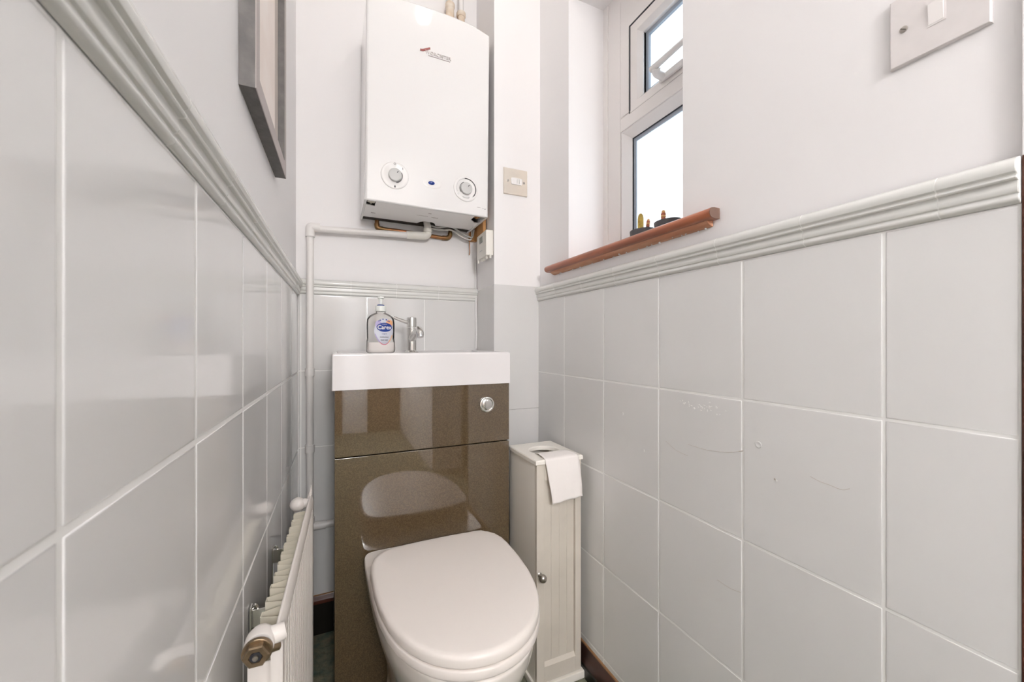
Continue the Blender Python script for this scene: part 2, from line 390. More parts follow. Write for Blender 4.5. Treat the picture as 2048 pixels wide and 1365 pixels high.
# espagnolette handle on the bottom rail of the sash
hb = MB().box(XF-.013, .735, 1.647, XF-.004, .815, 1.664, .003, rot=Matrix.Rotation(.0, 3, 'X')).build('window_handle', M['white'], wn)
MB().tube([(XF-.012, .80, 1.657), (XF-.034, .80, 1.660), (XF-.040, .795, 1.668)], [.010, .010, .011], smooth=5).tube([(XF-.040, .812, 1.674), (XF-.041, .78, 1.674), (XF-.042, .70, 1.676)], [.0085, .0075, .0065], smooth=4).build('handle_lever', M['white'], hb)
# sill board
sl = thing('window_sill', (WX, .85, 1.186), 'reddish brown varnished wooden sill board with rough worn underside', 'window sill'); sl['kind'] = 'structure'; sl.name = 'trim_2'
del sl['category'], sl['label']
def sf(p, q, t): return (p, t, q)
nose = [(WX-.004, 1.186), (WX-.004, 1.206), (.655, 1.2065), (.649, 1.2055), (.6455, 1.203), (.6435, 1.1985), (.6435, 1.194), (.6455, 1.1895), (.649, 1.187), (.655, 1.186)]
MB().prism(nose, sf, .5300, 1.168).build('sill_board', M['wood'], sl, smooth=50)
MB().prism([(p, q) for p, q in nose], sf, .5285, .5299).build('sill_end', M['woodend'], sl, smooth=50)
MB().prism([(WX-.003, 1.1865), (WX-.003, 1.2064), (XF, 1.2064), (XF, 1.1865)], sf, JN+.002, JF-.002).build('sill_inner_board', M['wood'], sl, smooth=0)
MB().prism([(WX-.0015, 1.176), (WX-.0015, 1.1875), (.6555, 1.1875), (.656, 1.1850), (.6585, 1.1815), (.663, 1.1785), (.668, 1.177)], sf, .545, 1.150).build('bare_moulding', M['rawwood'], sl, smooth=50)
mb = MB()
for k in range(26):      # lumps of filler and chipped paint under the moulding
    y = .54+.6*random.random(); r = random.uniform(.0012, .003)
    mb.lathe([(.0001, -r), (r*.8, -r*.5), (r, 0), (r*.7, r*.6), (.0001, r)], (.667+random.uniform(-.002, .003), y, 1.1755+random.uniform(-.0015, .002)), n=8, sx=1, sy=1)
mb.build('cracked_filler', M['white'], sl)
# ------------------------------------------------------------------ boiler
BY = 1.245; BX0, BX1, BZ = .0856, .4742, 1.372; BYB = YB+.004
bo = thing('wall_boiler', (.28, BYB, BZ), 'white wall-mounted gas boiler with two round dials, hung above the basin', 'boiler')
bcx = (BX0+BX1)/2; bh = (BX1-BX0)/2
def topz(x): return 2.003-.024*min(1, abs((x-bcx)/bh))**3
def outline(x0, x1, zb0, dz=0, n=24, inset=0):
    return [(x0, zb0), (x1, zb0)]+[(x1+(x0-x1)*i/n, topz(x1+(x0-x1)*i/n)-dz) for i in range(n+1)]
def case_rings():
    R = []
    for yy, ins in ((BYB, 0), (BY+.010, 0), (BY+.005, .0012), (BY+.0015, .004), (BY, .009)):
        R.append([(x, yy, z) for x, z in outline(BX0+ins, BX1-ins, BZ+ins*.45, ins*.8)])
    return R
mb = MB(); R = case_rings(); mb.loft(R, cap0=False, cap1=True)
# inner shell: front lip and side flanges leave the underside open
T = .012
inner = lambda y: [(x, y, z) for x, z in outline(BX0+T*.6, BX1-T*.6, BZ, T)]
mb.loft([inner(BYB), inner(BY+T)], cap0=False, cap1=False)
bm = mb.bm; bm.faces.ensure_lookup_table(); bm.normal_update()
for f in [f for f in bm.faces if abs(f.normal.z) > .99 and f.calc_center_median().z < BZ+.001 and (max(v.co.y for v in f.verts)-min(v.co.y for v in f.verts)) > .05]:
    bm.faces.remove(f)
mb.box(BX0+.001, BY+.004, BZ+.0002, BX1-.001, BY+T, BZ+.02, .001)
mb.box(BX0+.0006, BY+.006, BZ+.0001, BX0+.0075, BYB-.001, BZ+.06, .0004); mb.box(BX1-.0075, BY+.006, BZ+.0001, BX1-.0006, BYB-.001, BZ+.06, .0004)
case = mb.build('casing', M['boiler'], bo, smooth=38)
# underside panel with cut-outs and a notch for the trap
def poly_panel(mb, pts, z0, z1):
    A = [mb.bm.verts.new((x, y, z0)) for x, y in pts]; B = [mb.bm.verts.new((x, y, z1)) for x, y in pts]
    n = len(pts)
    for i in range(n): mb.bm.faces.new((A[i], A[(i+1) % n], B[(i+1) % n], B[i]))
    mb.bm.faces.new(A[::-1]); mb.bm.faces.new(B)
X0, X1 = BX0+.008, BX1-.008; F, K = BY+.0125, 1.425
mb = MB(); c1 = .026; cy = 1.325
poly_panel(mb, [(X0+c1, F), (X1-.034, F), (X1-.034, cy-.02), (X1-.012, cy+.008), (X1, cy+.008), (X1, K), (.3375, K), (.330, K-.022), (.318, K-.032), (.292, K-.032), (.280, K-.022), (.2725, K), (X0, K), (X0, cy-.025), (X0+c1, cy-.015)], BZ+.003, BZ+.006)
pn = mb.build('bottom_panel', M['boiler_in'], bo, smooth=0)
MB().box(X0, F, BZ+.05, X1, BYB-.01, BZ+.06).box(X0, K+.006, BZ+.004, X1, BYB-.006, BZ+.05).build('inner_case', M['dark'], bo, smooth=0)
for xx in (X0+.003, X1-.03):
    MB().box(xx, F+.006, BZ+.008, xx+.022, cy-.03, BZ+.012, .001).box(xx+.016, F+.006, BZ+.008, xx+.019, cy-.03, BZ+.03).tube([(xx+.010, F+.03, BZ+.004), (xx+.010, F+.03, BZ+.02)], .0032).build('fixing_bracket', M['batten'] if xx > .3 else M['fin'], bo)
# small slots and print on the panel
tb = MB()
MB().box(.114, 1.372, BZ+.0024, .128, 1.377, BZ+.0031, .0003).build('panel_slot', M['logod'], pn, smooth=0)
MB().box(.286, 1.300, BZ+.0024, .296, 1.304, BZ+.0031, .0003).build('panel_slot', M['logod'], pn, smooth=0)
for k in range(9): tb.box(.255+k*.0042, 1.333, BZ+.0026, .2575+k*.0042, 1.336, BZ+.0031)
for k in range(5): tb.box(.305+k*.0045, 1.337, BZ+.0026, .3085+k*.0045, 1.341, BZ+.0031)
tb.build('underside_print', M['logod'], pn, smooth=0)
fF = lambda cx, cz, y0=BY: (lambda u, v, w_: (cx+u, y0-w_, cz+v))
def dial(cx, cz, kind):
    d = MB().lathe([(.041, -.001), (.041, .0015), (.0395, .0030), (.036, .0036), (.033, .0028), (.024, .0022), (.0225, .001)], (cx, BY, cz), (0, -1, 0), 48).build('dial', M['white'], bo)
    k = MB().lathe([(.0195, 0), (.0195, .0065), (.0185, .0085), (.016, .0095), (.006, .0090), (.0005, .0088)], (cx, BY-.001, cz), (0, -1, 0), 40).build('knob', M['grey'], d)
    mk = MB(); f = fF(cx, cz, BY-.0106)
    a = math.radians(50); ca, sa = math.cos(a), math.sin(a)
    q = [(.0075, -.001), (.0135, -.001), (.0135, .001), (.0075, .001)]
    mk.prism(q, lambda p, r, t: f(p*ca-r*sa, p*sa+r*ca, t), -.001, .0003)
    g = fF(cx, cz, BY-.0026)
    if kind == 'l':
        mk2 = arc_strip(MB(), .0208, .0226, 30, -80, g, .0006, taper=False)
        arc_strip(mk2, .0022, .0031, 0, 359.9, lambda u, v, t: (cx-.001+u, BY-.0035-t, cz+.034+v), .0005)
        mk2.prism([(.022, .021), (.0232, .021), (.0232, .0265), (.022, .0265)], lambda p, r, t: g(p, r, t), 0, .0012)
        mk2.prism([(-.0025, -.036), (-.001, -.0375), (.001, -.0375), (.0025, -.036), (.0015, -.0325), (0, -.029), (-.0015, -.0325)], lambda p, r, t: g(p, r, t), 0, .0014)
        mk2.build('dial_marks', M['black'], d, smooth=0)
    else:
        g2 = fF(cx, cz, BY-.0034)
        mk2 = arc_strip(MB(), .0312, .0338, 100, -42, g2, .0006)
        arc_strip(mk2, .0206, .0220, 110, 215, g, .0006)
        mk2.build('dial_marks', M['black'], d, smooth=0)
        t2 = arc_strip(MB(), .0316, .0326, 100, 205, g2, .0006); arc_strip(t2, .0285, .0305, 245, 292, g2, .0005)
        arc_strip(t2, .0018, .0025, 0, 300, lambda u, v, t: g2(u-.026, v-.020, t), .0005); arc_strip(t2, .0018, .0025, 0, 300, lambda u, v, t: g2(u+.024, v-.022, t), .0005)
        t2.build('dial_scale', M['grey'], d, smooth=0)
    mk.build('knob_pointer', M['black'], k) if False else mk.build('pointer', M['black'], d, smooth=0)
dial(.1712, 1.4562, 'l'); dial(.3950, 1.4532, 'r')
# blue indicator in a shallow oval dish
ln = MB().lathe([(.030, -.001), (.030, .0004), (.026, .0014), (.020, .0010), (.014, .0006)], (.2855, BY, 1.452), (0, -1, 0), 40, sx=1, sy=1)
for v in ln.bm.verts: v.co.z = 1.452+(v.co.z-1.452)*.52
ln = ln.build('indicator_dish', M['white'], bo)
l2 = MB().lathe([(.0105, 0), (.0100, .0022), (.007, .0038), (.0005, .0045)], (.2822, BY-.0002, 1.4525), (0, -1, 0), 32)
for v in l2.bm.verts: v.co.z = 1.4525+(v.co.z-1.4525)*.55
l2.build('indicator_lens', M['blue'], ln)
# maker's badge
rr = Matrix.Rotation(0, 3, 'Y')
text_bm('WORCESTER', .0140, fF(.300, 1.8585), .0012, bold=.0002).build('badge_lettering', M['logo'], bo, smooth=0)
bd = MB(); f = fF(.2585, 1.866)
S = []
for i in range(15):
    t = i/14; u = -.0155+.031*t; v = .0055*math.sin((t-.5)*PI)*1.0+(.0015 if t > .8 else 0)
    S.append((u, v))
bd.loft([[f(u, v+.0028, .0002), f(u, v+.0028, .0016), f(u, v-.0030-.002*math.sin(PI*min(1, t_/14)), .0016), f(u, v-.0030, .0002)] for t_, (u, v) in enumerate(S)])
bd.build('badge_ribbon', M['red'], bo)
MB().box(.268, BY-.0012, 1.8492, .338, BY-.0002, 1.8505).build('badge_line', M['logod'], bo, smooth=0)
mb = text_bm('BOSCH', .0035, fF(.440, 1.400), .0002); mb.build('corner_print', M['logod'], bo, smooth=0)
MB().lathe([(.0016, 0), (.0014, .0006), (.0001, .0007)], (.4615, BY, 1.3975), (0, -1, 0), 16).lathe([(.0009, 0), (.0001, .0006)], (.4545, BY, 1.398), (0, -1, 0), 12).build('corner_dots', M['black'], bo)
bo.rotation_euler = (0, .010, 0)
# ------------------------------------------------------------------ pipes and cables under the boiler
dp = thing('condensate_pipe', (-.066, 1.44, .37), 'white plastic waste pipe running under the boiler and down the corner', 'pipe')
r = .0107; yv = 1.435
MB().tube([(-.0655, yv, .373), (-.0665, yv, .86), (-.0655, yv, 1.318)], r, smooth=4).tube([(-.062, yv, 1.3195), (.290, yv, 1.334)], r).build('pipe_run', M['pipe'], dp)
MB().tube([(-.0655, yv, 1.292), (-.0655, yv, 1.316), (-.0640, yv, 1.3235), (-.058, yv, 1.3245), (-.036, yv, 1.3245)], .0138, smooth=4).build('elbow', M['pipe'], dp)
MB().tube([(-.0655, yv, .392), (-.0655, yv, .368), (-.062, yv, .361), (-.04, yv, .360), (-.02, yv, .360)], .0135, smooth=4).build('elbow', M['pipe'], dp)
MB().tube([(-.03, yv, .360), (.0035, yv, .3605)], r).build('pipe_run', M['pipe'], dp)
for z in (.857, .612):
    MB().tube([(-.0665, yv, z-.012), (-.0665, yv, z+.012)], .0142, n=24).box(-.080, yv+.004, z-.007, -.053, YB-.001, z+.007, .002).build('pipe_clip', M['pipe'], dp)
MB().tube([(.238, yv, 1.3325), (.262, yv, 1.3335)], .0138).tube([(.262, yv, 1.334), (.300, yv, 1.336), (.3115, yv-.003, 1.344), (.3115, yv-.006, 1.362)], .0142, smooth=6).build('bend', M['cream_pvc'], dp)
MB().tube([(.3115, yv-.006, 1.352), (.3105, yv-.007, 1.368), (.3065, yv-.010, 1.385), (.3055, yv-.012, 1.41)], [.0135, .0125, .0115, .0115], smooth=6).build('trap_outlet', M['cable2'], dp)
MB().tube([(.3115, yv-.006, 1.348), (.3115, yv-.0062, 1.360)], .0158).build('collar', M['cream_pvc'], dp)
cp = thing('copper_pipe', (.14, 1.449, 1.34), 'tarnished copper pipe looping beneath the boiler behind the white waste pipe', 'pipe')
MB().tube([(.141, 1.457, 1.41), (.141, 1.457, 1.362), (.1435, 1.457, 1.353), (.152, 1.457, 1.3495), (.25, 1.457, 1.3475), (.375, 1.457, 1.3415), (.390, 1.457, 1.3435), (.400, 1.457, 1.352), (.402, 1.457, 1.368), (.402, 1.457, 1.40)], .0073, smooth=5).build('pipe_run', M['copper'], cp)
MB().tube([(.141, 1.457, 1.366), (.141, 1.457, 1.360), (.1435, 1.457, 1.352), (.152, 1.457, 1.3495), (.160, 1.457, 1.3492)], .0088, smooth=5).build('elbow_joint', M['copper'], cp)
MB().tube([(.372, 1.457, 1.3416), (.390, 1.457, 1.343), (.400, 1.457, 1.352), (.402, 1.457, 1.362)], .0088, smooth=5).build('elbow_joint', M['copper'], cp)
def cable(name, pts, r, m, label):
    o = MB().tube(pts, r, n=8, smooth=8).build(name, m, loc=pts[0]); return tag(o, label, 'cable')
cable('cable', [(.318, 1.432, 1.375), (.35, 1.430, 1.371), (.395, 1.428, 1.378), (.43, 1.425, 1.362), (.465, 1.425, 1.348), (.480, 1.428, 1.352), (.4885, 1.432, 1.40)], .0032, M['cable'], 'dark grey cable sagging under the boiler towards the control box')
cable('cable', [(.322, 1.440, 1.368), (.36, 1.438, 1.364), (.40, 1.436, 1.368), (.435, 1.434, 1.350), (.462, 1.434, 1.340), (.478, 1.436, 1.345), (.482, 1.440, 1.38)], .003, M['cable2'], 'pale grey cable sagging just below the dark grey one')
cable('flex', [(.4745, 1.440, 1.395), (.4740, 1.446, 1.35), (.4755, 1.448, 1.30), (.4745, 1.450, 1.285)], .0018, M['copper'], 'thin brown wire hanging behind the control box at the wall')
# timber battens between boiler and boxing
tag(MB().box(.487, 1.335, 1.335, .499, 1.400, 1.46, .001).build('timber_batten', M['batten'], loc=(.49, 1.36, 1.33)), 'strip of bare orange timber beside the lower right edge of the boiler', 'timber')
tag(MB().box(.476, YB-.010, 1.34, .505, YB+.006, 1.47, .001).build('timber_upright', M['batten'], loc=(.49, 1.45, 1.34)), 'dark brown timber upright on the wall behind the control box', 'timber')
# painted pipes rising above the boiler
pg = 'painted pipes above the boiler'
for i, (x, t, lb) in enumerate(((.395, 2.02, 'flaking white painted copper pipe rising above the boiler'), (.4375, 2.10, 'flaking white pipe above the boiler nearest the boxed-in corner'))):
    o = thing('riser_pipe', (x, 1.435, 1.97), lb, 'pipe', pg)
    MB().tube([(x, 1.435, 1.95), (x, 1.435, CEIL)], .011 if i == 0 else .009, n=16).build('pipe_run', M['white'], o)
    MB().tube([(x, 1.435, 2.00+i*.0), (x, 1.435, 2.20-.02*i)], .0150 if i == 0 else .0135, n=16).lathe([(.0150, 0), (.0175, .004), (.0175, .014), (.0150, .018)], (x, 1.435, 2.185-.02*i), n=16).build('compression_joint', M['rust'], o)
# ------------------------------------------------------------------ control box (thermostat receiver)
cb = thing('control_box', (.498, 1.31, 1.245), 'cream plastic heating control box with small grey display on the boxing side', 'control box')
rz = Matrix.Rotation(-math.atan((BXB-BXL)/(YB-BXF)), 3, 'Z')
MB().box(.472, 1.262, 1.248, .4985, 1.372, 1.335, .003, rot=rz, piv=(.4985, 1.262, 1.29)).build('housing', M['cream_pvc'], cb)
MB().box(.4705, 1.300, 1.302, .4725, 1.335, 1.322, .0005, rot=rz, piv=(.4985, 1.262, 1.29)).build('display', M['lcd'], cb)
MB().box(.4712, 1.305, 1.272, .4725, 1.335, 1.2745, rot=rz, piv=(.4985, 1.262, 1.29)).build('slot', M['grey'], cb)
MB().box(.4712, 1.298, 1.300, .4721, 1.3375, 1.301, rot=rz, piv=(.4985, 1.262, 1.29)).build('display_edge', M['grey'], cb)
mb = MB()
for k in range(8): mb.lathe([(.003, -.006), (.004, 0), (.0032, .006)], (.479+random.uniform(-.002, .01), 1.262+.014*k, 1.245+random.uniform(-.002, .002)), n=8)
mb.build('sealant_crumbs', M['cream_pvc'], cb)
# ------------------------------------------------------------------ metal wall plates
def plate(name, cx, cz, face, nrm, m, label, cat, kind):
    """face(u,v,n): u along, v up, n out of wall"""
    root = thing(name, face(cx, cz-.043, 0), label, cat)
    hw = .0445
    R = []
    for ins, h in ((0, -.001), (0, .0045), (.0012, .0060), (.0028, .0062)):
        a = hw-ins; R.append([face(cx+sx*a, cz+sz*a, h) for sx, sz in ((-1, -1), (1, -1), (1, 1), (-1, 1))])
    MB().loft(R).build('plate', m, root, smooth=35)
    bk = hw-.0015
    for sx in (-1, 1):
        q = MB(); c = face(cx+sx*.0302, cz, .0062); n_ = Vector(face(0, 0, 1))-Vector(face(0, 0, 0))
        q.lathe([(.0042, -.001), (.0042, .0006), (.0034, .0012), (.0004, .0013)], c, n_, 18)
        s = q.build('screw', M['knobm'], root)
        q = MB(); A = [(-.0034, -.0005), (.0034, -.0005), (.0034, .0005), (-.0034, .0005)]
        q.prism(A, lambda p, r_, t: face(cx+sx*.0302+p*.8-r_*.6, cz+p*.6+r_*.8, t), .0070, .0076).build('screw_slot', M['dark'], s, smooth=0)
    return root
p1 = plate('switch_plate', .5765, 1.5065, lambda u, v, n: (u, BXF-n, v), None, M['brushed'], 'small square brushed metal fused spur plate on the boxing beside the boiler', 'switch', 'spur')
fb_ = lambda u, v, n: (u, BXF-n, v)
mb = MB(); mb.prism([(.5765+p, 1.5075+q) for p, q in ((-.0185, -.006), (-.0165, -.011), (.020, -.011), (.0235, -.006), (.0235, .008), (.021, .0115), (-.015, .0115), (-.0185, .008))], lambda p, q, t: fb_(p, q, t), .0055, .0085)
ins = mb.build('insert', M['white'], p1, smooth=30)
MB().box(.5795, BXF-.0105, 1.5005, .5805, BXF-.008, 1.5155).box(.5875, BXF-.0105, 1.5005, .5885, BXF-.008, 1.5155).build('insert_groove', M['grey'], ins, smooth=0)
p2 = plate('switch_plate', .2303, 1.3525, lambda u, v, n: (WX-n, u, v), None, M['plate_light'], 'large brushed metal light switch plate high on the wall near the doorway', 'switch', 'rocker')
fr_ = lambda u, v, n: (WX-n, u, v)
SC = (.2303, 1.3525)
def pris(p, a, b, u0, u1, v0, v1): return p.prism([(u0, v0), (u1, v0), (u1, v1), (u0, v1)], lambda p_, q_, t: fr_(SC[0]+p_, SC[1]+q_, t), a, b)
bz = pris(MB(), .0058, .0068, -.0085, .0085, -.0145, .0145).build('switch_surround', M['plate_light'], p2, smooth=0)
rk = MB(); rk.loft([[fr_(SC[0]+u, SC[1]+v, .0060) for u, v in ((-.0068, -.0125), (.0068, -.0125), (.0068, .0125), (-.0068, .0125))],
                    [fr_(SC[0]-.0066, SC[1]-.0123, .0072), fr_(SC[0]+.0066, SC[1]-.0123, .0072), fr_(SC[0]+.0066, SC[1]+.0123, .0092), fr_(SC[0]-.0066, SC[1]+.0123, .0092)]])
rk.build('rocker', M['upvc'], p2, smooth=30)
MB().prism([(-.0445, -.0445), (.0445, -.0445), (.0445, .0445), (-.0445, .0445)], lambda p_, q_, t: fr_(SC[0]+p_*.975, SC[1]+q_*.975, t), .0002, .003).build('back_box_rim', M['gasket'], p2, smooth=0)

# ------------------------------------------------------------------ picture on the left wall
pic = thing('framed_picture', (XL(.84, PL), .84, 1.316), 'pale framed print in a dark grey wooden frame on the wall above the tiles', 'picture')
def fP(u, v, n): return (XL(u, PL)+n, u, v)
pa, pb, pz0, pz1 = .672, 1.016, 1.316, 1.80; fw = .028; dp_ = .0215
def rect(a, b, c_, d, n): return [fP(a, c_, n), fP(b, c_, n), fP(b, d, n), fP(a, d, n)]
mb = MB(); mb.loft([rect(pa, pb, pz0, pz1, 0.0002), rect(pa, pb, pz0, pz1, dp_-.001)], cap0=True, cap1=False)
frm = mb.build('frame', M['frameside'], pic, smooth=0)
mb = MB(); mb.loft([rect(pa, pb, pz0, pz1, dp_-.001), rect(pa+.0006, pb-.0006, pz0+.0006, pz1-.0006, dp_), rect(pa+fw, pb-fw, pz0+fw, pz1-fw, dp_)], cap0=False, cap1=False)
mb.build('frame_face', M['framefront'], frm, smooth=0)
mb = MB(); mb.loft([rect(pa+fw, pb-fw, pz0+fw, pz1-fw, dp_), rect(pa+fw, pb-fw, pz0+fw, pz1-fw, .008)], cap0=False, cap1=False)
mb.build('frame_rebate', M['frameside'], frm, smooth=0)
MB().loft([rect(pa+fw, pb-fw, pz0+fw, pz1-fw, .0075), rect(pa+fw, pb-fw, pz0+fw, pz1-fw, .0090)]).build('mount', M['mount'], pic, smooth=0)
MB().loft([rect(pa+fw+.001, pb-fw-.05, pz0+fw+.004, pz1-fw-.008, .0090), rect(pa+fw+.001, pb-fw-.05, pz0+fw+.004, pz1-fw-.008, .0098)]).build('print', M['art'], pic, smooth=0)

# ------------------------------------------------------------------ vanity cabinet with cistern
VY = 1.112; VX0, VX1 = .0045, .4905
vc = thing('cistern_cabinet', (.247, 1.28, 0), 'glossy brown fleck cistern cabinet standing under the white basin', 'cabinet')
MB().box(VX0, VY+.018, .012, VX0+.016, 1.440, .827).box(VX1-.016, VY+.018, .012, VX1, 1.25, .827).box(VX0+.016, VY+.022, .02, VX1-.016, VY+.030, .82).box(VX0+.01, 1.36, .7, VX1-.01, 1.375, .827).box(VX0, VY+.05, 0, VX1, VY+.066, .02).build('carcass', M['fleckside'], vc, smooth=0)
MB().box(VX0, VY, .012, VX1, VY+.018, .6535, .0012).build('front_panel', M['fleck'], vc)
MB().box(VX0, VY, .6565, VX1, VY+.018, .829, .0012).build('cistern_panel', M['fleck'], vc)
fbn = MB().lathe([(.0235, 0), (.0235, .004), (.0222, .0065), (.0195, .0075), (.0175, .0068), (.0168, .005)], (.4172, VY, .7688), (0, -1, 0), 40).build('flush_button', M['chrome'], vc)
MB().lathe([(.0165, .002), (.0165, .0065), (.0150, .0080), (.010, .0086), (.0004, .0088)], (.4172, VY, .7688), (0, -1, 0), 40).build('button_cap', M['chrome'], fbn)

# ------------------------------------------------------------------ basin
BT = H-.0262; bs = thing('basin', (.249, 1.28, BT-.085), 'white rectangular ceramic slab basin on top of the brown cabinet', 'basin')
bx0, bx1, by0, by1 = -.0015, .4975, 1.106, 1.2545
zb0 = .8295
def rr_(x0, x1, y0, y1, r, z, n=6):
    P = []
    for cx, cy, a0 in ((x1-r, y0+r, -90), (x1-r, y1-r, 0), (x0+r, y1-r, 90), (x0+r, y0+r, 180)):
        for i in range(n+1):
            a = math.radians(a0+90*i/n); P.append((cx+r*math.cos(a), cy+r*math.sin(a), z))
    return P
yb1 = YB-.003
mb = MB()
R = [rr_(bx0, bx1-.004, by0, yb1, .004, zb0), rr_(bx0, bx1-.004, by0, yb1, .004, BT-.006), rr_(bx0+.002, bx1-.006, by0+.0018, yb1, .005, BT-.0018),
     rr_(bx0+.006, bx1-.010, by0+.006, yb1-.003, .006, BT), rr_(bx0+.012, bx1-.016, by0+.012, yb1-.008, .010, BT-.0002),
     rr_(bx0+.015, bx1-.019, by0+.015, yb1-.012, .012, BT-.004), rr_(bx0+.030, bx1-.034, by0+.022, 1.285, .03, BT-.0055)]
R += [rr_(bx0+.055, bx1-.055, by0+.03, 1.277, .04, BT-.012), rr_(bx0+.075, bx1-.075, by0+.045, 1.262, .04, BT-.05), rr_(bx0+.13, bx1-.13, by0+.07, 1.235, .03, BT-.062)]
mb.loft(R)
mb.build('bowl', M['ceramic'], bs, smooth=50)
tx, ty, tz = .238, 1.335, BT-.005
tp = MB().lathe([(.0215, 0), (.0215, .003), (.018, .006), (.0155, .008), (.0155, .075), (.0163, .077), (.0163, .081), (.0160, .082)], (tx, ty, tz), n=32).build('tap', M['chrome'], bs)
MB().lathe([(.0160, .0835), (.0162, .086), (.0162, .112), (.0150, .1155), (.010, .117), (.0004, .1172)], (tx, ty, tz), n=32).tube([(tx-.010, ty-.002, tz+.098), (tx-.030, ty-.004, tz+.104), (tx-.056, ty-.006, tz+.1135)], [.0062, .0056, .0050], n=14).lathe([(.0004, -.002), (.0042, -.001), (.0046, .003), (.0040, .006), (.0004, .007)], (tx-.056, ty-.006, tz+.1135), (-1, -.1, .4), n=14).build('tap_lever', M['chrome'], tp)
MB().tube([(tx, ty-.004, tz+.045), (tx+.003, ty-.025, tz+.056), (tx+.006, ty-.055, tz+.066), (tx+.008, ty-.082, tz+.0675)], [.0125, .0125, .0125, .0125], n=20, smooth=5).tube([(tx+.0078, ty-.072, tz+.072), (tx+.0085, ty-.088, tz+.063), (tx+.009, ty-.093, tz+.055)], [.0135, .0130, .0122], n=20, smooth=4).tube([(tx+.009, ty-.0925, tz+.0560), (tx+.0092, ty-.0945, tz+.0500)], [.0108, .0106], n=20).build('spout', M['chrome'], tp)

# ------------------------------------------------------------------ soap bottle
sb = thing('soap_bottle', (.134, 1.272, BT-.005), 'clear pump bottle of hand wash with a blue oval label, on the basin edge', 'soap bottle')
bxc, byc, bz0 = .134, 1.272, BT-.005; ANG = math.radians(10)
ca, sa = math.cos(ANG), math.sin(ANG)
def bw(u, d, z): return (bxc+u*ca-d*sa*-1*-1 if False else bxc+u*ca+(-d)*(-sa)*-1, byc+u*sa+(-d)*ca*1, bz0+z)
def bw(u, d, z):     # u sideways, d towards the viewer, z up, turned a little about the bottle axis
    return (bxc+u*ca+d*sa, byc+u*sa*1-d*ca, bz0+z)
PR = [(.020, .0005, .012), (.036, .0015, .022), (.0415, .006, .0262), (.0425, .014, .027), (.0420, .035, .0265), (.0400, .045, .0255), (.0405, .055, .026), (.0410, .090, .026), (.0395, .104, .0255), (.034, .113, .0235), (.024, .1195, .019), (.0150, .1230, .0145), (.0135, .125, .0135), (.0135, .132, .0135)]
def se(a, b, z, n=48, e=2.4, sh=0):
    P = []
    for i in range(n):
        t = 2*PI*i/n; ct, st_ = math.cos(t), math.sin(t)
        P.append(bw((a-sh)*math.copysign(abs(ct)**(2/e), ct), (b-sh)*math.copysign(abs(st_)**(2/e), st_), z))
    return P
MB().loft([se(a, b, z, e=2.4 if z < .11 else 2.0) for a, z, b in PR]).build('bottle', M['bottle'], sb, smooth=60)
MB().loft([se(a, b, z+.001, sh=.0012) for a, z, b in PR[:3]]+[se(.0425, .027, .014, sh=.0012), se(.0420, .0265, .034, sh=.0012)]).build('soap', M['soap'], sb, smooth=60)
def bsurf(u, z, off):
    a, b = .0405, .0258; k = max(0, 1-abs(u/a)**2.4)**(1/2.4)
    return bw(u, b*k+.0006+off, z)
def blob(cu, cz, ru, rz_, off, n=36, warp=None):
    mb = MB(); c0 = mb.bm.verts.new(bsurf(cu, cz, off)); rings = []
    for k in (1, 2, 3):
        L = []
        for i in range(n):
            t = 2*PI*i/n; uu, zz = math.cos(t)*k/3, math.sin(t)*k/3
            if warp: uu, zz = warp(uu, zz)
            L.append(mb.bm.verts.new(bsurf(cu+uu*ru, cz+zz*rz_, off)))
        rings.append(L)
    for i in range(n): mb.bm.faces.new((c0, rings[0][i], rings[0][(i+1) % n]))
    for a, b in zip(rings, rings[1:]):
        for i in range(n): mb.bm.faces.new((a[i], a[(i+1) % n], b[(i+1) % n], b[i]))
    return mb
LC = .003
lab = blob(LC, .066, .029, .040, .0, warp=lambda u, v: (u*(1-.22*max(0, -v)), v)).build('label', M['label'], sb)
blob(LC+.016, .092, .011, .010, .0002).build('label_print', M['orange'], lab); blob(LC-.017, .088, .009, .011, .0002).build('label_print', M['lilac'], lab)
mb = MB()
for cu_, cz_, s_ in ((-.012, .100, 1), (-.004, .103, .8), (.006, .1015, .9), (.011, .098, .7), (.015, .0965, .8), (-.016, .0975, .7)):
    b = blob(LC+cu_, cz_, .0026*s_, .0020*s_, .0004, 12); mb.merge(b.bm)
mb.build('label_print', M['bluelabel'], lab)
mb = MB(); 
def band(a0, a1, r_in, off, m):
    mb = MB(); L = []
    for i in range(19):
        t = math.radians(a0+(a1-a0)*i/18); L.append([mb.bm.verts.new(bsurf(LC+math.cos(t)*.029*(1-.22*max(0, -math.sin(t)))*k, .066+math.sin(t)*.040*k, off)) for k in (r_in, 1.0)])
    for p, q in zip(L, L[1:]): mb.bm.faces.new((p[0], q[0], q[1], p[1]))
    return mb.build('label_print', m, lab)
band(235, 305, .94, .0003, M['pink']); band(305, 345, .90, .0003, M['orange']); band(190, 235, .90, .0003, M['lilac'])
ov = blob(LC+.001, .079, .0235, .0135, .0005).build('blue_oval', M['bluelabel'], lab)
text_bm('Carex', .0170, lambda u, v, w_: bsurf(LC+.001+u*1.0, .0785+v, .0007+w_), .0001, bold=.0003).build('lettering', M['white'], ov, smooth=0)
text_bm('CUSSONS', .0034, lambda u, v, w_: bsurf(LC+.001+u, .0880+v, .0007+w_), .0001).build('lettering', M['white'], ov, smooth=0)
mb = text_bm('original', .0050, lambda u, v, w_: bsurf(LC+u, .0595+v, .0004+w_), .0001); mb.build('small_print', M['blue'], lab, smooth=0)
